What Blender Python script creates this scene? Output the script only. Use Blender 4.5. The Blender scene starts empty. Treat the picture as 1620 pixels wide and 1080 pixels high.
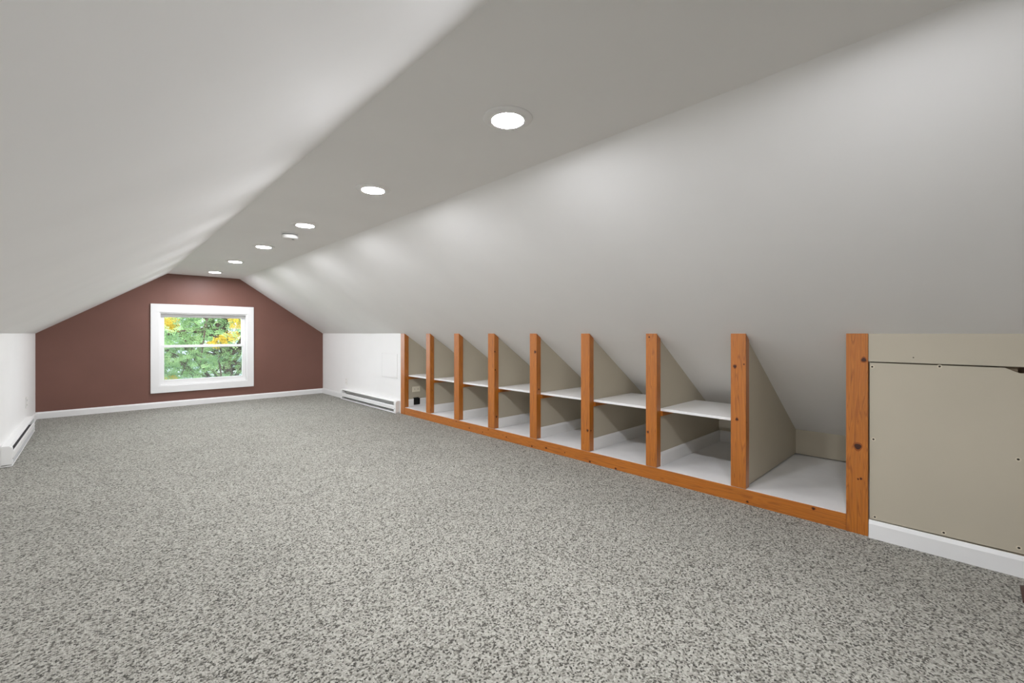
import bpy, bmesh, math, random
from mathutils import Vector, Matrix

C = bpy.context.scene.collection
SC = bpy.context.scene
# ------------------------------------------------------------------ camera
F, YAW, V0, EYE = 691.08, math.radians(43.534), 527.4, 1.06      # focal length in px of the 1620 px frame
cam_d = bpy.data.cameras.new('camera'); cam = bpy.data.objects.new('camera', cam_d); C.objects.link(cam)
cam_d.sensor_width = 36.0; cam_d.sensor_fit = 'HORIZONTAL'; cam_d.lens = F / 1620 * 36
cam_d.shift_y = -(540 - V0) / 1620
cam_d.clip_start = 0.02; cam_d.clip_end = 300
cam.location = (0, 0, EYE); cam.rotation_euler = (math.pi/2, 0, -YAW)
SC.camera = cam
# ------------------------------------------------------------------ world, sun, exposure
SKY_STRENGTH, SUN_STRENGTH, LAMP_EMISSION = 8.0, 4.0, 480.0
w = bpy.data.worlds.new('sky'); SC.world = w; w.use_nodes = True
nt = w.node_tree; nt.nodes.clear()
wo = nt.nodes.new('ShaderNodeOutputWorld'); bg = nt.nodes.new('ShaderNodeBackground')
bg.inputs['Color'].default_value = (0.80, 0.89, 1.0, 1); bg.inputs['Strength'].default_value = SKY_STRENGTH
nt.links.new(bg.outputs[0], wo.inputs[0])
sd = bpy.data.lights.new('sun_offscreen', 'SUN'); so = bpy.data.objects.new('sun_offscreen', sd); C.objects.link(so)
sd.energy = SUN_STRENGTH; sd.angle = math.radians(3); sd.color = (1.0, 0.95, 0.86)
so.rotation_euler = (math.radians(48), 0, math.radians(-28)); so.location = (0, -6, 14)
SC.view_settings.view_transform = 'Standard'; SC.view_settings.look = 'None'
SC.view_settings.exposure = 0.04; SC.view_settings.gamma = 1.0; SC.view_settings.use_curve_mapping = False
try:
    SC.cycles.max_bounces = 14; SC.cycles.diffuse_bounces = 8; SC.cycles.transparent_max_bounces = 24
    SC.cycles.sample_clamp_indirect = 6.0
except Exception: pass

# ------------------------------------------------------------------ measured room (metres, floor at z = 0)
XL, XR, YE, YB = -0.5525, 2.9244, 7.9833, -2.1
ZK, ZC, XCL, XCR = 1.06, 1.924, 0.738, 1.635
SLOPE = (ZC - ZK) / (XR - XCR)
XBACK, ZBAY = 4.07, 0.092
STUDS = [(5.119, 5.218), (4.520, 4.608), (3.937, 4.029), (3.339, 3.438), (2.751, 2.838),
         (2.157, 2.244), (1.564, 1.650), (0.967, 1.057), (0.373, 0.466)]
def ray(u, v):
    s = (u - 810) / F; t = (V0 - v) / F
    return Vector((math.sin(YAW) + s*math.cos(YAW), math.cos(YAW) - s*math.sin(YAW), t))
def on_x(u, v, X): r = ray(u, v); r *= X / r.x; return Vector((r.x, r.y, r.z + EYE))
def on_y(u, v, Y): r = ray(u, v); r *= Y / r.y; return Vector((r.x, r.y, r.z + EYE))

# ------------------------------------------------------------------ materials
def S(r, g, b):
    f = lambda c: (c/255)/12.92 if c/255 <= .04045 else ((c/255+.055)/1.055)**2.4
    return (f(r), f(g), f(b), 1)
def mat(name, col, rough=.6, spec=.3, coat=0, emit=None, estr=0, metal=0):
    m = bpy.data.materials.new(name); m.use_nodes = True
    b = m.node_tree.nodes['Principled BSDF']
    b.inputs['Base Color'].default_value = col; b.inputs['Roughness'].default_value = rough
    b.inputs['Specular IOR Level'].default_value = spec; b.inputs['Coat Weight'].default_value = coat
    b.inputs['Coat Roughness'].default_value = .28; b.inputs['Metallic'].default_value = metal
    if emit: b.inputs['Emission Color'].default_value = emit; b.inputs['Emission Strength'].default_value = estr
    return m
def nodes(m): return m.node_tree.nodes, m.node_tree.links, m.node_tree.nodes['Principled BSDF']
def coords(N, L, scale):
    tc = N.new('ShaderNodeTexCoord'); mp = N.new('ShaderNodeMapping'); mp.inputs['Scale'].default_value = scale
    L.new(tc.outputs['Object'], mp.inputs['Vector']); return mp.outputs['Vector']
def noise(N, L, vec, scale, detail=3, rough=.5, dist=0):
    n = N.new('ShaderNodeTexNoise'); n.inputs['Scale'].default_value = scale; n.inputs['Detail'].default_value = detail
    n.inputs['Roughness'].default_value = rough; n.inputs['Distortion'].default_value = dist
    L.new(vec, n.inputs['Vector']); return n.outputs['Fac']
def ramp(N, L, fac, stops):
    r = N.new('ShaderNodeValToRGB'); e = r.color_ramp.elements
    while len(e) < len(stops): e.new(.5)
    for k, (p, c) in enumerate(stops): e[k].position = p; e[k].color = c
    L.new(fac, r.inputs['Fac']); return r.outputs['Color']
def bump(N, L, b, h, strength, dist):
    n = N.new('ShaderNodeBump'); n.inputs['Strength'].default_value = strength; n.inputs['Distance'].default_value = dist
    L.new(h, n.inputs['Height']); L.new(n.outputs['Normal'], b.inputs['Normal'])
def painted(name, col, var=.03, rough=.55, spec=.3, relief=.15, scale=220):
    m = mat(name, col, rough, spec); N, L, b = nodes(m); v = coords(N, L, (1, 1, 1))
    lo = tuple(c*(1-var) for c in col[:3])+(1,); hi = tuple(min(1, c*(1+var)) for c in col[:3])+(1,)
    L.new(ramp(N, L, noise(N, L, v, 2.2, 4), [(.3, lo), (.7, hi)]), b.inputs['Base Color'])
    bump(N, L, b, noise(N, L, v, scale, 2), relief, .0006); return m
def wood(name, axis, a, b_, c):
    m = mat(name, b_, .42, .5, .7); N, L, b = nodes(m)
    sc = {'z': (9, 9, .55), 'y': (9, .55, 9), 'x': (.55, 9, 9)}[axis]
    v = coords(N, L, sc)
    big = noise(N, L, v, 2.0, 3, .5, .6)
    wv = N.new('ShaderNodeMath'); wv.operation = 'MULTIPLY'; wv.inputs[1].default_value = 9.0; L.new(big, wv.inputs[0])
    fr = N.new('ShaderNodeMath'); fr.operation = 'PINGPONG'; fr.inputs[1].default_value = .5; L.new(wv.outputs[0], fr.inputs[0])
    g1 = ramp(N, L, fr.outputs[0], [(.0, b_), (.32, a), (.5, c)])
    sc2 = {'z': (150, 150, 4), 'y': (150, 4, 150), 'x': (4, 150, 150)}[axis]
    fine = noise(N, L, coords(N, L, sc2), 1.0, 2)
    mx = N.new('ShaderNodeMixRGB'); mx.blend_type = 'MULTIPLY'; mx.inputs['Fac'].default_value = .8
    L.new(g1, mx.inputs['Color1']); L.new(ramp(N, L, fine, [(.3, (.80, .78, .74, 1)), (.65, (1.08, 1.08, 1.06, 1))]), mx.inputs['Color2'])
    L.new(mx.outputs[0], b.inputs['Base Color']); bump(N, L, b, fine, .12, .0008); return m

M = {}
M['ceiling'] = painted('ceiling_paint', S(234, 233, 231), .015, .7, .2, .12, 160)
M['wall'] = painted('white_wall_paint', S(234, 233, 231), .015, .6, .25)
M['brown'] = painted('brown_wall_paint', S(118, 83, 73), .05, .5, .35, .2)
M['beige'] = painted('beige_paint', S(183, 175, 157), .03, .55, .3)
M['trim'] = painted('white_trim_paint', S(231, 231, 230), .01, .35, .45, .05)
M['greytrim'] = painted('grey_white_trim_paint', S(231, 231, 230), .03, .45, .35, .1)
M['bayfloor'] = painted('white_floor_paint', S(224, 224, 224), .11, .4, .4, .25, 60)
M['shelf'] = painted('white_shelf_paint', S(236, 236, 235), .02, .35, .4, .08)
M['heater'] = mat('white_enamel', S(231, 231, 229), .35, .5)
M['fins'] = mat('dark_heating_fins', S(120, 120, 120), .5, .4, metal=.4)
M['plastic'] = mat('white_plastic', S(232, 231, 226), .35, .5)
M['ivory'] = mat('ivory_plastic', S(226, 218, 198), .4, .5)
M['blackp'] = mat('black_plastic', S(14, 14, 14), .4, .4)
M['screw'] = mat('dark_screw', S(48, 42, 36), .5, .4, metal=.5)
M['dimple'] = mat('bare_plaster', S(205, 196, 176), .8, .1)
M['rawwood'] = mat('raw_dusty_wood', S(120, 108, 92), .9, .1)
M['knot'] = mat('knot', S(62, 28, 12), .5, .4, .2)
M['knotring'] = mat('knot_ring', S(140, 74, 24), .45, .4, .3)
M['wood_z'] = wood('stained_pine_upright', 'z', S(184, 110, 28), S(173, 98, 19), S(152, 82, 14))
M['wood_y'] = wood('stained_pine_plate', 'y', S(184, 110, 28), S(173, 98, 19), S(152, 82, 14))
M['wood_x'] = wood('stained_pine_cleat', 'x', S(184, 110, 28), S(173, 98, 19), S(152, 82, 14))
M['register'] = mat('dark_brown_metal', S(62, 40, 32), .45, .5)
M['lens'] = mat('lit_lens', S(250, 250, 250), .4, .3, emit=(.97, .985, 1.04, 1), estr=LAMP_EMISSION)
M['smoke'] = mat('smoke_plastic', S(226, 225, 222), .4, .4)
M['vent_grey'] = mat('vent_grey', S(120, 120, 120), .6, .3)

def carpet():
    m = mat('speckled_carpet', S(170, 165, 152), .95, .05); N, L, b = nodes(m)
    v = coords(N, L, (1, 1, 1))
    # slight wander so tufts do not sit in a lattice
    vo = N.new('ShaderNodeTexVoronoi'); vo.inputs['Scale'].default_value = 165; vo.inputs['Randomness'].default_value = 1
    L.new(v, vo.inputs['Vector'])
    sep = N.new('ShaderNodeSeparateColor'); L.new(vo.outputs['Color'], sep.inputs[0])
    tuft = ramp(N, L, sep.outputs[0], [(.0, S(57, 56, 51)), (.16, S(87, 85, 78)), (.36, S(138, 136, 127)), (.75, S(166, 164, 155)), (1, S(178, 176, 167))])
    big = ramp(N, L, noise(N, L, v, 1.6, 4, .6), [(.3, (.93, .93, .93, 1)), (.7, (1.05, 1.05, 1.05, 1))])
    m2 = N.new('ShaderNodeMixRGB'); m2.blend_type = 'MULTIPLY'; m2.inputs['Fac'].default_value = 1
    L.new(tuft, m2.inputs['Color1']); L.new(big, m2.inputs['Color2'])
    L.new(m2.outputs[0], b.inputs['Base Color'])
    inv = N.new('ShaderNodeMath'); inv.operation = 'SUBTRACT'; inv.inputs[0].default_value = 1; L.new(vo.outputs['Distance'], inv.inputs[1])
    bump(N, L, b, inv.outputs[0], .65, .006)
    b.inputs['Sheen Weight'].default_value = .1
    return m
M['carpet'] = carpet()

def glass():
    m = bpy.data.materials.new('window_glass'); m.use_nodes = True; N = m.node_tree.nodes; L = m.node_tree.links; N.clear()
    o = N.new('ShaderNodeOutputMaterial'); t = N.new('ShaderNodeBsdfTransparent'); g = N.new('ShaderNodeBsdfGlossy')
    t.inputs['Color'].default_value = (.93, .95, .94, 1); g.inputs['Roughness'].default_value = .02
    fr = N.new('ShaderNodeFresnel'); fr.inputs['IOR'].default_value = 1.35; mx = N.new('ShaderNodeMixShader')
    L.new(fr.outputs[0], mx.inputs[0]); L.new(t.outputs[0], mx.inputs[1]); L.new(g.outputs[0], mx.inputs[2]); L.new(mx.outputs[0], o.inputs[0])
    return m
def screen():
    m = bpy.data.materials.new('insect_screen'); m.use_nodes = True; N = m.node_tree.nodes; L = m.node_tree.links; N.clear()
    o = N.new('ShaderNodeOutputMaterial'); t = N.new('ShaderNodeBsdfTransparent'); g = N.new('ShaderNodeBsdfDiffuse')
    g.inputs['Color'].default_value = S(120, 124, 128); mx = N.new('ShaderNodeMixShader'); mx.inputs[0].default_value = .30
    L.new(t.outputs[0], mx.inputs[1]); L.new(g.outputs[0], mx.inputs[2]); L.new(mx.outputs[0], o.inputs[0]); return m
M['glass'] = glass(); M['screen'] = screen()
def leaf(name, lo, mid, hi):
    m = bpy.data.materials.new(name); m.use_nodes = True; N = m.node_tree.nodes; L = m.node_tree.links; N.clear()
    o = N.new('ShaderNodeOutputMaterial'); d = N.new('ShaderNodeBsdfDiffuse'); t = N.new('ShaderNodeBsdfTranslucent'); mx = N.new('ShaderNodeMixShader')
    mx.inputs[0].default_value = .4
    col = ramp(N, L, noise(N, L, coords(N, L, (1, 1, 1)), 1.6, 5, .7), [(.3, lo), (.5, mid), (.7, hi)])
    L.new(col, d.inputs[0]); L.new(col, t.inputs[0]); L.new(d.outputs[0], mx.inputs[1]); L.new(t.outputs[0], mx.inputs[2]); L.new(mx.outputs[0], o.inputs[0])
    return m
M['leaf'] = leaf('green_leaflets', S(84, 112, 82), S(120, 146, 98), S(162, 180, 130))
M['leaf2'] = leaf('dull_green_leaves', S(84, 106, 92), S(112, 132, 110), S(138, 154, 128))
M['leafy'] = leaf('yellow_leaflets', S(150, 128, 44), S(178, 150, 60), S(176, 164, 98))
M['bark'] = mat('bark', S(72, 62, 54), .9, .1)
M['lawn'] = painted('lawn', S(86, 112, 62), .3, .95, .05, .4, 30)
M['siding'] = mat('pale_siding', S(206, 212, 226), .7, .2)
M['shingle'] = mat('grey_shingle', S(150, 154, 166), .8, .1)

# ------------------------------------------------------------------ mesh helpers
def obj(name, bm, m, parent=None, smooth=False):
    me = bpy.data.meshes.new(name)
    bmesh.ops.recalc_face_normals(bm, faces=bm.faces[:]) if bm.faces else None
    bm.to_mesh(me); bm.free()
    me.materials.append(M[m] if isinstance(m, str) else m)
    if smooth:
        for p in me.polygons: p.use_smooth = True
    return link(name, me, parent)
def link(name, me, parent=None):
    o = bpy.data.objects.new(name, me); C.objects.link(o)
    if parent is not None:
        o.parent = parent
        if parent.parent is None and parent.type == 'EMPTY': o.location = -parent.location
    return o
def thing(name, loc, label=None, cat=None, group=None, kind=None):
    o = bpy.data.objects.new(name, None); C.objects.link(o); o.location = loc; o.empty_display_size = .05
    tag(o, label, cat, group, kind); return o
def tag(o, label=None, cat=None, group=None, kind=None):
    for k, v in (('label', label), ('category', cat), ('group', group), ('kind', kind)):
        if v: o[k] = v
    return o
def box(bm, x0, x1, y0, y1, z0, z1, bev=0):
    r = bmesh.ops.create_cube(bm, size=1); vs = r['verts']
    for v in vs:
        v.co = Vector(((x0+x1)/2 + v.co.x*abs(x1-x0), (y0+y1)/2 + v.co.y*abs(y1-y0), (z0+z1)/2 + v.co.z*abs(z1-z0)))
    if bev:
        es = list({e for v in vs for e in v.link_edges})
        bmesh.ops.bevel(bm, geom=es, offset=bev, segments=2, profile=.6, affect='EDGES')
    return bm
def boxobj(name, x0, x1, y0, y1, z0, z1, m, parent=None, bev=0):
    bm = bmesh.new(); box(bm, x0, x1, y0, y1, z0, z1, bev); return obj(name, bm, m, parent)
def prism(bm, pts, d):
    """extrude the 3-D polygon pts along vector d"""
    a = [bm.verts.new(Vector(p)) for p in pts]; b = [bm.verts.new(Vector(p)+Vector(d)) for p in pts]; n = len(pts)
    bm.faces.new(a); bm.faces.new(b[::-1])
    for i in range(n): bm.faces.new((a[i], a[(i+1) % n], b[(i+1) % n], b[i]))
    return bm
def lathe(bm, prof, c, axis='z', n=40):
    """revolve (r, h) profile about an axis through c"""
    rings = []
    for r, h in prof:
        ring = []
        for k in range(n):
            t = 2*math.pi*k/n; a, b = r*math.cos(t), r*math.sin(t)
            p = {'z': (a, b, h), 'x': (h, a, b), 'y': (a, h, b)}[axis]
            ring.append(bm.verts.new(Vector(c)+Vector(p)))
        rings.append(ring)
    for i in range(len(rings)-1):
        for k in range(n):
            bm.faces.new((rings[i][k], rings[i][(k+1) % n], rings[i+1][(k+1) % n], rings[i+1][k]))
    bm.faces.new(rings[0]); bm.faces.new(rings[-1])
    return bm
def sloped_z(x): return ZK - (x - XR)*SLOPE

# ================================================================== THE SETTING
st = dict(kind='structure')
tag(boxobj('floor', XL-.1, XR+.02, YB-.1, YE+.1, -.12, 0, 'carpet'), 'speckled grey beige cut pile carpet', None, **st)
tag(boxobj('ceiling', XCL-.02, XCR+.02, YB-.1, YE+.02, ZC, ZC+.1, 'ceiling'), 'narrow flat white ceiling strip', None, **st)
bm = bmesh.new(); prism(bm, [(XCL, YB-.1, ZC), (XL-.06, YB-.1, ZK-.06*SLOPE), (XL-.06, YB-.1, ZK+.1), (XCL, YB-.1, ZC+.1)], (0, YE-YB+.12, 0))
tag(obj('ceiling_left', bm, 'ceiling'), 'sloping white ceiling above the left knee wall', None, **st)
xe = XBACK+.12
bm = bmesh.new(); prism(bm, [(XCR, YB-.1, ZC), (xe, YB-.1, sloped_z(xe)), (xe, YB-.1, sloped_z(xe)+.14), (XCR, YB-.1, ZC+.14)], (0, YE-YB+.12, 0))
tag(obj('ceiling_right', bm, 'ceiling'), 'sloping white ceiling running down behind the studs', None, **st)
tag(boxobj('wall_left', XL-.1, XL, YB-.1, YE+.02, -.1, ZK+.05, 'wall'), 'low white knee wall with baseboard heater', None, **st)
bm = bmesh.new(); prism(bm, [(XR, 5.2185, -.1), (XR+.09, 5.2185, -.1), (XR+.09, 5.2185, ZK-.09*SLOPE+.01), (XR, 5.2185, ZK+.004)], (0, YE-5.2185+.02, 0))
tag(obj('wall_right', bm, 'wall'), 'low white knee wall between studs and brown wall', None, **st)
# behind the camera
tag(boxobj('wall_back', XL-.1, XR+.3, YB-.1, YB, -.1, ZC+.1, 'wall'), 'white gable wall', None, **st)
bm = bmesh.new(); prism(bm, [(XR, YB, -.1), (XR+.09, YB, -.1), (XR+.09, YB, ZK-.09*SLOPE+.01), (XR, YB, ZK+.004)], (0, -.262-YB, 0))
tag(obj('wall_right_rear', bm, 'wall'), 'low white knee wall past the access panel', None, **st)
# gable wall with the window opening
WX0, WX1, WZ0, WZ1 = .637, 1.746, .306, 1.370
wall_e = thing('wall_end', (1.2, YE, 0), 'reddish brown painted gable wall around the window', None, **st)
T = (0, .14, 0); bm = bmesh.new()
zl = lambda x: ZK + (x-XL)*(ZC-ZK)/(XCL-XL)
prism(bm, [(XL-.08, YE, -.1), (WX0, YE, -.1), (WX0, YE, zl(WX0)+.02), (XL-.08, YE, zl(XL-.08)+.02)], T)
prism(bm, [(WX0, YE, -.1), (WX1, YE, -.1), (WX1, YE, WZ0), (WX0, YE, WZ0)], T)
prism(bm, [(WX0, YE, WZ1), (WX1, YE, WZ1), (WX1, YE, sloped_z(WX1)+.02), (XCR, YE, ZC+.02), (XCL, YE, ZC+.02), (WX0, YE, zl(WX0)+.02)], T)
prism(bm, [(WX1, YE, -.1), (XR+.08, YE, -.1), (XR+.08, YE, sloped_z(XR+.08)+.02), (WX1, YE, sloped_z(WX1)+.02)], T)
bmesh.ops.remove_doubles(bm, verts=bm.verts[:], dist=1e-5)
obj('wall_surface', bm, 'brown', wall_e)

def baseboard(name, path0, path1, inward, h, m, label, t=.014, parent=None):
    """square board with an eased top edge from path0 to path1, standing off the wall along inward"""
    p0, p1, n = Vector(path0), Vector(path1), Vector(inward); up = Vector((0, 0, 1))
    prof = [(0, 0), (t, 0), (t, h-.018), (t*.72, h-.007), (t*.5, h), (0, h)]
    bm = bmesh.new(); prism(bm, [p0 + n*a + up*b for a, b in prof], p1-p0)
    o = obj(name, bm, m, parent)
    if parent is None: tag(o, label, None, kind='structure')
    return o
baseboard('baseboard_end', (XL, YE, 0), (XR, YE, 0), (0, -1, 0), .084, 'trim', 'white baseboard below the brown wall')
baseboard('baseboard_right', (XR, 7.045, 0), (XR, YE-.014, 0), (-1, 0, 0), .086, 'trim', 'short white baseboard between heater and brown wall')
baseboard('baseboard_left', (XL, 7.0, 0), (XL, YE-.014, 0), (1, 0, 0), .086, 'trim', 'short white baseboard at the left corner')
baseboard('baseboard_left_rear', (XL, YB, 0), (XL, 4.7, 0), (1, 0, 0), .086, 'trim', 'white baseboard along the left knee wall')
baseboard('baseboard_right_rear', (XR-.002, -.158, 0), (XR-.002, .369, 0), (-1, 0, 0), .092, 'greytrim', 'scuffed white baseboard under the beige access panel', .016)

# ------------------------------------------------------------------ window
win = thing('window_1', (1.19, YE, WZ0), 'white double hung window with wide flat casing', None, **st)
c0x, c1x, c0z, c1z = .547, 1.831, .212, 1.483
for x0, x1, z0, z1 in ((c0x, c1x, WZ1-.004, c1z), (c0x, c1x, c0z, WZ0+.004), (c0x, WX0+.004, WZ0+.004, WZ1-.004), (WX1-.004, c1x, WZ0+.004, WZ1-.004)):
    boxobj('casing_board', x0, x1, YE-.02, YE-.0005, z0, z1, 'trim', win, .0025)
def frame(name, x0, x1, z0, z1, wl, wt, wb, y0, y1, m, parent):
    bm = bmesh.new()
    box(bm, x0, x0+wl, y0, y1, z0, z1, .002); box(bm, x1-wl, x1, y0, y1, z0, z1, .002)
    box(bm, x0+wl, x1-wl, y0, y1, z1-wt, z1, .002); box(bm, x0+wl, x1-wl, y0, y1, z0, z0+wb, .002)
    return obj(name, bm, m, parent)
frame('jamb_frame', WX0, WX1, WZ0, WZ1, .022, .022, .018, YE-.004, YE+.135, 'trim', win)
jx0, jx1, jz0, jz1 = WX0+.022, WX1-.022, WZ0+.018, WZ1-.022
us = frame('upper_sash', jx0, jx1, .856, jz1, .048, .050, .036, YE+.072, YE+.105, 'trim', win)
boxobj('pane', jx0+.045, jx1-.045, YE+.086, YE+.090, .888, jz1-.047, 'glass', us)
ls = frame('lower_sash', jx0, jx1, jz0, .890, .044, .034, .066, YE+.036, YE+.069, 'trim', win)
boxobj('pane', jx0+.041, jx1-.041, YE+.050, YE+.054, jz0+.063, .859, 'glass', ls)
boxobj('sash_lock', 1.17, 1.23, YE+.040, YE+.066, .8905, .903, 'plastic', ls, .003)
fs = frame('fly_screen', jx0, jx1, jz0, .872, .016, .016, .016, YE+.112, YE+.120, 'trim', win)
bm = bmesh.new(); q = [bm.verts.new(p) for p in ((jx0+.012, YE+.116, jz0+.012), (jx1-.012, YE+.116, jz0+.012), (jx1-.012, YE+.116, .86), (jx0+.012, YE+.116, .86))]; bm.faces.new(q)
obj('mesh_cloth', bm, 'screen', fs)

# ================================================================== STORAGE BAYS
tag(boxobj('floor_storage', XR+.004, XBACK+.064, .43, 5.13, ZBAY-.0025, ZBAY, 'bayfloor'), 'white painted plywood floor of the storage bays', None, **st)
tag(boxobj('wall_storage_back', XBACK, XBACK+.06, .30, 5.22, ZBAY+.007, .42, 'beige'), 'low beige back wall inside the storage bays', None, **st)
tag(boxobj('storage_light_block', XBACK+.065, XBACK+.09, .30, 5.22, 0, .42, 'rawwood'), 'added raw wood board blocking outdoor light behind the low back wall', None, **st)  # unseen board, added to stop outdoor light leaking through the gap under the back wall

SD = .058                                                    # stud depth
fr = thing('knee_wall_frame', (XR, 2.8, 0), 'row of orange stained pine studs on a long pine sole plate', 'stud frame')
studs = []
for k, (y0, y1) in enumerate(STUDS + [(-.252, -.162)]):
    zb = 0 if k in (0, 8, 9) else ZBAY+.0005
    bm = bmesh.new()
    xo = XR - (.004 if k in (0, 8) else .0)
    prism(bm, [(xo, y0, zb), (XR+SD, y0, zb), (XR+SD, y0, sloped_z(XR+SD)-.001), (xo, y0, ZK+.001)], (0, y1-y0, 0))
    bmesh.ops.bevel(bm, geom=bm.edges[:], offset=.0025, segments=2, profile=.6, affect='EDGES')
    studs.append(obj('stud', bm, 'wood_z', fr))
plate = boxobj('sole_plate', XR, XR+.038, STUDS[8][1]+.0005, STUDS[0][0]-.0005, 0, ZBAY-.0027, 'wood_y', fr, .0015)
def knot(u, v, rpx, parent, X=None, Y=None, along='z'):
    """a dark knot showing on the face x = X or y = Y of a board"""
    p = on_x(u, v, X) if X is not None else on_y(u, v, Y)
    d = p.x*math.sin(YAW) + p.y*math.cos(YAW); r = .88*rpx*d/F
    bm = bmesh.new(); n = 14; rings = []
    for rr, h in ((1.32, .0002), (1.0, .0005), (.9, .0007)):
        ring = []
        for i in range(n):
            t = 2*math.pi*i/n; wob = 1+.1*math.sin(3*t+u)
            a, b = r*rr*wob*math.cos(t), r*rr*wob*math.sin(t)*(1.25 if rr > 1 else 1)
            if along == 'y': a, b = b, a
            ring.append(bm.verts.new((p.x-h, p.y+a, p.z+b) if X is not None else (p.x+a, p.y-h, p.z+b)))
        rings.append(ring)
    for q in (0, 1):
        for i in range(n): bm.faces.new((rings[q][i], rings[q][(i+1) % n], rings[q+1][(i+1) % n], rings[q+1][i])).material_index = 1 if q == 0 else 0
    bm.faces.new(rings[2])
    o = obj('knot', bm, 'knot', parent); o.data.materials.append(M['knotring'])
for u, v, r, k in ((1366.5, 569, 3.4, 8), (1357, 706, 5, 8), (1362, 757, 1.6, 8), (1357.5, 757.5, 1.2, 8), (1162.6, 579.5, 2.6, 7), (1177, 576, 1.1, 7),
                   (1165.8, 663, 2.2, 7), (1027, 533, 1.3, 6), (1025, 683, 1.7, 6), (929.5, 680.8, 1.9, 5), (846.5, 556.5, 2.1, 4)):
    knot(u, v, r, studs[k], X=XR-(.0042 if k == 8 else .0002))
for u, v, r, k in ((852.5, 615.7, 1.3, 4), (782.8, 556, 1.2, 3), (783.5, 585, 1.1, 3), (785.5, 659, 1.4, 3), (934.9, 681, 1.2, 5), (1181.3, 668, .9, 7)):
    knot(u, v, r, studs[k], Y=STUDS[k][0]-.0002)
for u, v, r in ((801, 690.9, 1.1), (841.4, 705.6, 1.4), (864, 708.4, 1.6), (893.5, 715.8, .9), (721.7, 666.3, .8), (742.4, 676.9, 1.1),
                (763.5, 683.3, .9), (772.5, 679.5, .8), (933.2, 730.0, 1.6), (974, 741, 1.6), (1182.4, 793.5, 1.7), (1286.9, 804.2, 2.2)):
    knot(u, v, r, plate, X=XR-.0002, along='y')

ORD = ['first', 'second', 'third', 'fourth', 'fifth', 'sixth', 'seventh', 'eighth', 'ninth']
PT = .066                                                    # partition thickness
def part_y(k): return STUDS[k][0]+.008                       # near face of partition k
ZSH, SHT = .513, .018
for k in range(9):
    y = part_y(k); x0 = XR+SD+.0005
    lab = {0: 'beige partition with ivory outlet and black box at the first storage bay',
           7: 'beige partition without baseboard at the open bay beside the beige access panel',
           8: 'beige partition behind the thick stud next to the access panel'}.get(k, 'beige triangular partition behind the %s stud from the white wall' % ORD[k])
    t = thing('storage_partition', (XR+.6, y+PT/2, ZBAY), lab, 'partition', 'beige partitions between storage bays')
    zg = ZBAY + (.009 if k == 7 else .0006)
    bm = bmesh.new()
    prism(bm, [(x0, y, zg), (XBACK-.0005, y, zg), (XBACK-.0005, y, sloped_z(XBACK)-.001), (x0, y, sloped_z(x0)-.001)], (0, PT, 0))
    obj('panel', bm, 'beige', t)
    if k < 7:
        baseboard('baseboard', (x0, y-.0003, ZBAY+.0006), (XBACK-.001, y-.0003, ZBAY+.0006), (0, -1, 0), .098, 'greytrim', None, .012, t)
        bm = bmesh.new(); box(bm, x0, x0+.56, y-.022, y-.0004, ZSH-SHT-.036, ZSH-SHT-.0006, .002); obj('cleat', bm, 'wood_x', t)
    if 0 < k < 8:
        bm = bmesh.new(); box(bm, x0, x0+.56, y+PT+.0004, y+PT+.022, ZSH-SHT-.036, ZSH-SHT-.0006, .002); obj('cleat', bm, 'wood_x', t)
for k in range(7):
    y1, y0 = part_y(k)-.013, part_y(k+1)+PT+.001
    baseboard('baseboard_storage', (XBACK-.0004, y0, ZBAY+.0006), (XBACK-.0004, y1, ZBAY+.0006), (-1, 0, 0), .098, 'greytrim', 'white baseboard on the low back wall of a storage bay', .012)
    bm = bmesh.new(); box(bm, XR+SD+.001, XR+SD+.594, part_y(k+1)+PT+.0015, part_y(k)-.0015, ZSH-SHT, ZSH, .0015)
    tag(obj('shelf', bm, 'shelf'), 'white painted shelf board in the %s storage bay from the white wall' % ORD[k], 'shelf', 'white shelf boards between the partitions')

# ------------------------------------------------------------------ beige access panel beside the last stud
ap = thing('access_panel', (XR, .1, .09), 'beige screwed down access panel with a broken upper corner', 'access panel')
yl, yr = .368, -.1575; zb, zt = .0935, .908; X0 = XR+.004
pz = lambda u, v: (on_x(u, v, X0).y, on_x(u, v, X0).z)
n1, n2, n3 = pz(1590, 578.6), pz(1606, 588), pz(1614, 590.5)
bm = bmesh.new()
prism(bm, [(X0, yl, zb), (X0, yr, zb+.004), (X0, yr, n3[1]), (X0, n3[0], n3[1]), (X0, n2[0], n2[1]), (X0, n1[0], zt-.0005), (X0, yl, zt)], (.014, 0, 0))
board = obj('board', bm, 'beige', ap)
for u, v in ((1379.8, 580), (1486.5, 579.5), (1381.8, 694.6), (1611, 726.5), (1384, 817.5), (1493, 842.4), (1612, 866.5)):
    p = on_x(u, v, X0)
    bm = bmesh.new(); lathe(bm, [(.0095, .0008), (.009, -.0006), (.005, -.0005), (.0045, .0008)], (X0, p.y, p.z), 'x', 16); obj('patch', bm, 'dimple', ap)
    bm = bmesh.new(); lathe(bm, [(.0046, .0012), (.0042, -.0008), (.002, -.0010)], (X0, p.y, p.z), 'x', 12); obj('screw', bm, 'screw', ap)
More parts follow.
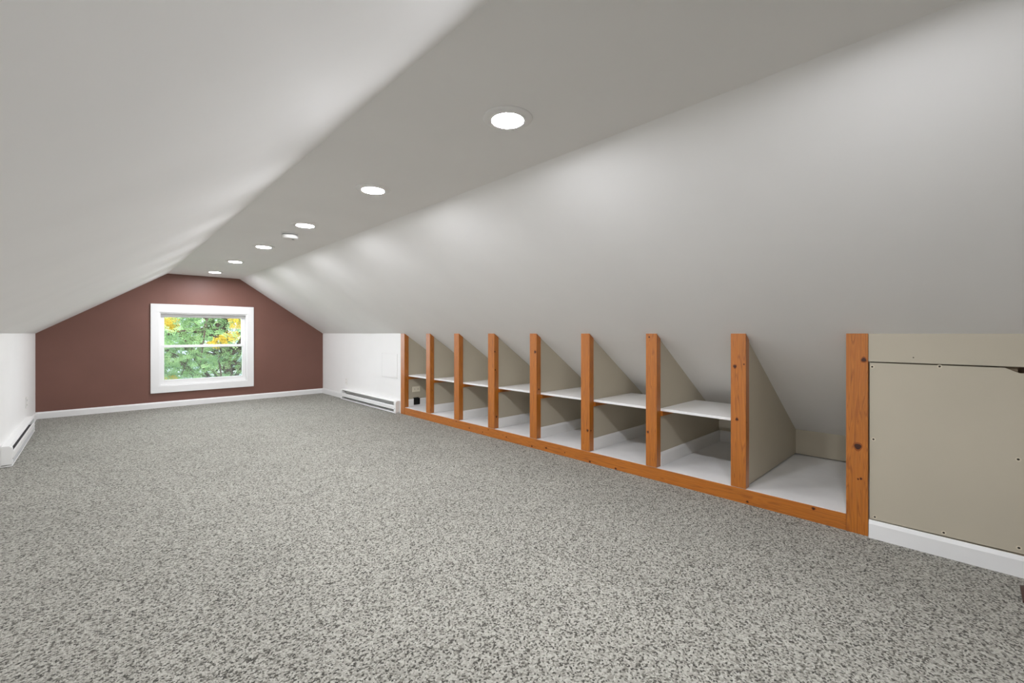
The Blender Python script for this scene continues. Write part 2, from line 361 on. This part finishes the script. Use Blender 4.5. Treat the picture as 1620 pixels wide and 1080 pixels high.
# the wall around it
fw = thing('wall_access', (XR, .1, 0), 'beige wall strip above the access panel', None, **st)
bm = bmesh.new(); prism(bm, [(XR+.001, -.1675, .914), (XR+.02, -.1675, .914), (XR+.02, -.1675, sloped_z(XR+.02)-.001), (XR+.001, -.1675, ZK)], (0, .3725+.1675, 0)); obj('upper_strip', bm, 'beige', fw)
p = on_x(1445, 565.4, XR); bm = bmesh.new(); lathe(bm, [(.0028, .001), (.0026, -.0008), (.001, -.001)], (XR+.001, p.y, p.z), 'x', 12); obj('screw', bm, 'screw', fw)
boxobj('cavity_back', XR+.05, XR+.06, -.168, .372, 0, .99, 'rawwood', fw)
boxobj('blocking', XR+.020, XR+.048, -.140, -.08, .60, .913, 'rawwood', fw)
boxobj('lower_strip', XR+.012, XR+.03, -.168, .372, 0, .093, 'beige', fw)

# ------------------------------------------------------------------ ceiling lights and smoke detector
def ceiling_light(y, label, x=1.197, suffix=''):
    t = thing('recessed_light'+suffix, (x, y, ZC), label, 'ceiling light', 'round recessed lights along the flat ceiling')
    bm = bmesh.new()
    lathe(bm, [(.100, .0), (.0985, -.003), (.092, -.006), (.080, -.009), (.068, -.0105), (.065, -.0105), (.064, -.006), (.064, 0)], (x, y, ZC-.0003), 'z', 56)
    obj('trim_ring', bm, 'ceiling', t)
    bm = bmesh.new(); lathe(bm, [(.0635, -.004), (.0635, -.0098), (.061, -.0106), (.042, -.0113), (.015, -.0116)], (x, y, ZC-.0003), 'z', 56)
    obj('lens'+suffix, bm, 'lens', t, True)
for y, lab in ((7.303, 'round lit ceiling light closest to the brown window wall'), (6.060, 'second round ceiling light from the brown window wall'),
               (4.832, 'third round ceiling light from the brown wall, behind the smoke detector'), (3.644, 'round lit ceiling light right beside the smoke detector'),
               (2.466, 'fifth round ceiling light from the brown window wall'), (1.285, 'sixth round ceiling light from the brown window wall'),
               (.10, 'seventh round ceiling light from the brown window wall')):
    ceiling_light(y, lab, suffix='_offscreen' if y < .5 else '')      # the seventh hangs just above the frame, next in the row; its glow shows at the top edge
sx, sy = 1.208, 4.052
sm = thing('smoke_detector', (sx, sy, ZC), 'small round smoke detector on the flat ceiling', 'smoke detector')
bm = bmesh.new(); lathe(bm, [(.066, 0), (.066, -.010), (.063, -.012)], (sx, sy, ZC-.0003), 'z', 40); obj('base', bm, 'smoke', sm)
bm = bmesh.new(); lathe(bm, [(.058, -.012), (.058, -.018), (.056, -.018)], (sx, sy, ZC-.0003), 'z', 40); obj('vent_slot', bm, 'vent_grey', sm)
bm = bmesh.new(); lathe(bm, [(.064, -.018), (.066, -.032), (.063, -.044), (.053, -.050), (.030, -.052)], (sx, sy, ZC-.0003), 'z', 40); obj('cover', bm, 'smoke', sm)
bm = bmesh.new(); lathe(bm, [(.011, -.051), (.010, -.054)], (sx+.02, sy-.015, ZC-.0003), 'z', 16); obj('test_button', bm, 'vent_grey', sm)

# ------------------------------------------------------------------ baseboard heaters
def heater(xw, s, y0, y1, label):
    """xw wall plane, s = +1 if it stands out towards +x"""
    t = thing('baseboard_heater', (xw, (y0+y1)/2, 0), label, 'heater', 'white baseboard heaters along the knee walls')
    X = lambda d: xw + s*d
    def sweep(name, prof, m, a=y0, b=y1):
        bm = bmesh.new(); prism(bm, [(X(d), a, z) for d, z in prof], (0, b-a, 0)); return obj(name, bm, m, t)
    sweep('back_panel', [(.0004, .004), (.004, .004), (.004, .160), (.0004, .160)], 'heater')
    sweep('bottom_tray', [(.0045, .004), (.064, .004), (.066, .010), (.064, .016), (.058, .014), (.0045, .012)], 'heater')
    sweep('top_cover', [(.0004, .162), (.0004, .166), (.046, .1645), (.056, .160), (.060, .152), (.0575, .152), (.053, .158), (.044, .161)], 'heater', y0+.055, y1-.055)
    fp = sweep('front_panel', [(.054, .050), (.060, .048), (.0625, .056), (.0625, .092), (.060, .101), (.053, .104), (.053, .101), (.058, .098), (.0595, .056)], 'heater', y0+.055, y1-.055)
    bm = bmesh.new(); box(bm, X(.012), X(.046), y0+.06, y1-.06, .045, .085); n = int((y1-y0-.2)/.012)
    for i in range(n): box(bm, X(.008), X(.050), y0+.1+i*.012, y0+.1012+i*.012, .035, .094)
    tag(obj('heating_element', bm, 'fins', t))
    for a, b in ((y0, y0+.055), (y1-.055, y1)):
        bm = bmesh.new(); prism(bm, [(X(d), a, z) for d, z in ((.0045, .019), (.062, .019), (.0645, .026), (.0645, .135), (.061, .154), (.048, .1665), (.0045, .1685))], (0, b-a, 0))
        bmesh.ops.bevel(bm, geom=bm.edges[:], offset=.0015, segments=1, affect='EDGES')
        ec = obj('end_cap', bm, 'heater', t)
        bm = bmesh.new(); lathe(bm, [(.004, 0), (.0035, -.0016*1), (.002, -.002)] if s < 0 else [(.004, 0), (.0035, .0016), (.002, .002)], (X(.0645), (a+b)/2, .062), 'x', 12); obj('screw', bm, 'screw', ec)
heater(XR, -1, 5.240, 7.040, 'long white baseboard heater on the right knee wall next to the studs')
heater(XL, 1, 5.255, 6.995, 'long white baseboard heater on the left knee wall below the outlet')

# ------------------------------------------------------------------ outlets, hatch, register
def outlet(name, c, n, label, m='plastic', parent=None, wide=False):
    """c centre on the wall, n outward axis 'x+','x-','y-'"""
    t = thing(name, c, label, 'outlet')
    w_, h_ = (.115, .072) if wide else (.072, .115)
    def slab(nm, a0, a1, z0, z1, d0, d1, mm, p, bev=.0):
        cx, cy, cz = c; bm = bmesh.new()
        if n[0] == 'x':
            sg = 1 if n[1] == '+' else -1; box(bm, cx+sg*d0, cx+sg*d1, cy+a0, cy+a1, cz+z0, cz+z1, bev)
        else: box(bm, cx+a0, cx+a1, cy-d0, cy-d1, cz+z0, cz+z1, bev)
        return obj(nm, bm, mm, p)
    slab('cover_plate', -w_/2, w_/2, -h_/2, h_/2, .0004, .006, m, t, .002)
    for sgn in (-1, 1):
        a, z = (sgn*.026, 0) if wide else (0, sgn*.026)
        so_ = slab('socket', a-.016, a+.016, z-.016, z+.016, .0062, .0085, m, t, .001)
        for q in (-1, 1):  # dark bars on the socket face stand in for the shade inside the slots
            if wide: slab('slot', a-.006, a+.006, z+q*.006-.0016, z+q*.006+.0016, .0086, .0092, 'screw', so_)
            else: slab('slot', a+q*.006-.0016, a+q*.006+.0016, z-.004, z+.008, .0086, .0092, 'screw', so_)
    return t
outlet('wall_outlet', (XR, 6.955, .292), 'x-', 'white duplex outlet above the right baseboard heater')
outlet('wall_outlet', (XL, 6.988, .318), 'x+', 'white duplex outlet above the left baseboard heater')
yb = part_y(0)
p0 = on_y(658.2, 615.2, yb); outlet('wall_outlet', (p0.x, yb, p0.z), 'y-', 'ivory sideways outlet inside the storage bay, above the black box', 'ivory', wide=True)
p1, p2 = on_y(655, 630.5, yb-.013), on_y(663.5, 638.5, yb-.013)
jb = thing('junction_box', ((p1.x+p2.x)/2, yb-.013, p2.z), 'black open electrical box set in the baseboard of the storage bay', 'electrical box')
bm = bmesh.new()
box(bm, p1.x, p2.x, yb-.0145, yb-.0125, p2.z, p1.z); obj('box_back', bm, 'blackp', jb)
bm = bmesh.new()
for a in ((p1.x-.004, p1.x, p2.z-.004, p1.z+.004), (p2.x, p2.x+.004, p2.z-.004, p1.z+.004), (p1.x, p2.x, p2.z-.004, p2.z), (p1.x, p2.x, p1.z, p1.z+.004)):
    box(bm, a[0], a[1], yb-.020, yb-.0125, a[2], a[3])
obj('rim', bm, 'blackp', jb)
boxobj('mounting_ear', p1.x-.012, p2.x-.012, yb-.017, yb-.0145, p1.z+.0042, p1.z+.016, 'blackp', jb, .001)

h = thing('wall_hatch', (XR, 5.53, .453), 'painted over square hatch panel in the white knee wall', 'hatch')
boxobj('door_panel', XR-.0055, XR-.0004, 5.316, 5.735, .458, .782, 'wall', h, .0015)
frh = bmesh.new()
for a in ((5.307, 5.313, .452, .788), (5.738, 5.744, .452, .788), (5.313, 5.738, .452, .455), (5.313, 5.738, .785, .788)): box(frh, XR-.0045, XR-.0004, a[0], a[1], a[2], a[3])
obj('hatch_frame', frh, 'wall', h)

rg = thing('floor_register', (2.72, -.30, 0), 'dark brown floor register in the carpet by the baseboard', 'floor vent')
rx0, rx1, ry0, ry1 = 2.64, 2.803, -.46, -.138
bm = bmesh.new()
for a in ((rx0, rx1, ry1-.022, ry1), (rx0, rx1, ry0, ry0+.022), (rx0, rx0+.022, ry0+.022, ry1-.022), (rx1-.022, rx1, ry0+.022, ry1-.022)): box(bm, a[0], a[1], a[2], a[3], .0005, .009, .002)
obj('flange', bm, 'register', rg)
boxobj('duct_opening', rx0+.02, rx1-.02, ry0+.02, ry1-.02, .0004, .002, 'register', rg)
for i in range(14):
    y = ry0+.035+i*.019; boxobj('louver', rx0+.023, rx1-.023, y, y+.006, .0022, .0075, 'register', rg)

# ================================================================== OUTDOORS
GZ = -5.4
tag(boxobj('ground', -40, 50, YE+1.5, 90, GZ-.2, GZ, 'lawn'), 'green lawn below the window', None, **st)
def tube(bm, pts, radii, n=7):
    rings = []
    for i, p in enumerate(pts):
        d = (pts[min(i+1, len(pts)-1)] - pts[max(i-1, 0)]).normalized()
        a = d.cross(Vector((.3, .9, .2))).normalized(); b = d.cross(a)
        rings.append([bm.verts.new(p + (a*math.cos(2*math.pi*k/n) + b*math.sin(2*math.pi*k/n))*radii[i]) for k in range(n)])
    for i in range(len(rings)-1):
        for k in range(n): bm.faces.new((rings[i][k], rings[i][(k+1) % n], rings[i+1][(k+1) % n], rings[i+1][k]))
    bm.faces.new(rings[0]); bm.faces.new(rings[-1])
def tree(name, label, base, h0, crown, rad, nb, nsprig, leafm, size, seed, yellow=None):
    rnd = random.Random(seed); crown = Vector(crown)
    t = thing(name, base, label, 'tree')
    bm = bmesh.new(); base = Vector(base); top = Vector((crown.x, crown.y, crown.z+rad.z*.3))
    tube(bm, [base + (top-base)*f + Vector((math.sin(f*5)*.12, math.cos(f*4)*.1, 0)) for f in (0, .25, .5, .75, 1)], [.24, .2, .16, .1, .04])
    obj('trunk', bm, 'bark', t)
    bm = bmesh.new(); tips = []
    for i in range(nb):
        f = rnd.uniform(.42, .95); s0 = base + (top-base)*f
        th = rnd.uniform(0, 2*math.pi); ln = rnd.uniform(.6, 1.0)
        e = crown + Vector((math.cos(th)*rad.x*ln, math.sin(th)*rad.y*ln, rnd.uniform(-.8, .9)*rad.z))
        mid = (s0+e)/2 + Vector((rnd.uniform(-.3, .3), rnd.uniform(-.3, .3), rnd.uniform(.1, .5)))
        pts = [s0, (s0+mid)/2, mid, (mid+e)/2 + Vector((0, 0, .1)), e]; tube(bm, pts, [.06, .045, .035, .022, .008], 5)
        tips += [(pts[2], pts[3]), (pts[3], pts[4]), (pts[4], pts[4] + (pts[4]-pts[3])*.3)]
    obj('branches', bm, 'bark', t)
    V, Fc, VY, FY = [], [], [], []
    ycl = [Vector(yc)+Vector((rnd.gauss(0, yr_*.5), rnd.gauss(0, yr_*.5), rnd.gauss(0, yr_*.5))) for yc, yr_ in (yellow or []) for _ in range(int(yr_*150))]
    for i in range(nsprig+len(ycl)):
        a, b = rnd.choice(tips); f = rnd.random()
        c = a.lerp(b, f) + Vector((rnd.gauss(0, .32), rnd.gauss(0, .32), rnd.gauss(0, .26)))
        if rnd.random() < .35:
            while True:
                q = Vector((rnd.uniform(-1, 1), rnd.uniform(-1, 1), rnd.uniform(-1, 1)))
                if q.length < 1: break
            c = crown + Vector((q.x*rad.x, q.y*rad.y, q.z*rad.z))
        if i >= nsprig: c = ycl[i-nsprig]
        isY = i >= nsprig or yellow and any((c-Vector(yc)).length < yr_*rnd.uniform(.5, 1.15) for yc, yr_ in yellow)
        VV, FF = (VY, FY) if isY else (V, Fc)
        d = Vector((rnd.gauss(0, 1), rnd.gauss(0, 1), rnd.gauss(-.4, .5))).normalized()
        sd_ = d.cross(Vector((rnd.gauss(0, 1), rnd.gauss(0, 1), rnd.gauss(0, 1)))).normalized(); nn = d.cross(sd_)
        for j in range(5):
            for sg in (-1, 1):
                o = c + d*(j*size*.55); ax = (sd_*sg + d*.5 + nn*rnd.uniform(-.5, .3)).normalized(); wd = ax.cross(nn).normalized()*size*.22
                L_ = size*rnd.uniform(.8, 1.15); k = len(VV)
                VV += [o, o+ax*L_*.45+wd, o+ax*L_, o+ax*L_*.45-wd]; FF.append((k, k+1, k+2, k+3))
    for nm, VV, FF, mm in (('foliage', V, Fc, leafm), ('yellow_foliage', VY, FY, 'leafy')):
        if not VV: continue
        me = bpy.data.meshes.new(nm); me.from_pydata([tuple(p) for p in VV], [], FF); me.materials.append(M[mm])
        o = link(nm, me, t); o['kind'] = 'stuff'
    return t
def far(u, v, Y): return tuple(on_y(u, v, Y))
tree('locust_tree', 'feathery green tree with yellowing leaves right outside the window', (3.4, 15.2, GZ), 0, (2.6, 15.2, 1.5), Vector((3.4, 2.6, 2.9)), 52, 9500, 'leaf', .062, 4,
     yellow=[(far(265, 506, 13.4), .16), (far(272, 517, 13.4), .10), (far(377, 512, 13.0), .18), (far(366, 527, 13.0), .13), (far(352, 537, 13.0), .12), (far(341, 542, 13.0), .08), (far(374, 500, 13.0), .12), (far(268, 600, 14.2), .1)])
tree('leafy_tree', 'dull green leafy tree standing behind the feathery tree', (.2, 21.5, GZ), 0, (.9, 21.5, .2), Vector((3.3, 2.6, 3.6)), 40, 1500, 'leaf2', .14, 9)
tree('leafy_tree', 'dull green tree in front of the pale neighbouring house', (8.4, 23.5, GZ), 0, (7.8, 23.5, .8), Vector((3.0, 2.6, 3.6)), 36, 1300, 'leaf2', .14, 21)
nh = thing('neighbour_house', (5.5, 33, GZ), 'pale neighbouring house with grey roof glimpsed through leaves', 'house')
boxobj('wall', .5, 11, 30, 37, GZ, -.3, 'siding', nh)
bm = bmesh.new(); prism(bm, [(.2, 29.5, -.42), (.2, 37.5, -.42), (.2, 33.5, 2.0)], (11.1, 0, 0)); obj('roof', bm, 'shingle', nh)
for x in (2.2, 5.0, 8.0):
    f_ = frame('window', x, x+1.0, -2.6, -1.1, .08, .08, .08, 29.94, 30.02, 'trim', nh)
    boxobj('pane', x+.07, x+.93, 29.97, 29.99, -2.53, -1.17, 'fins', f_)
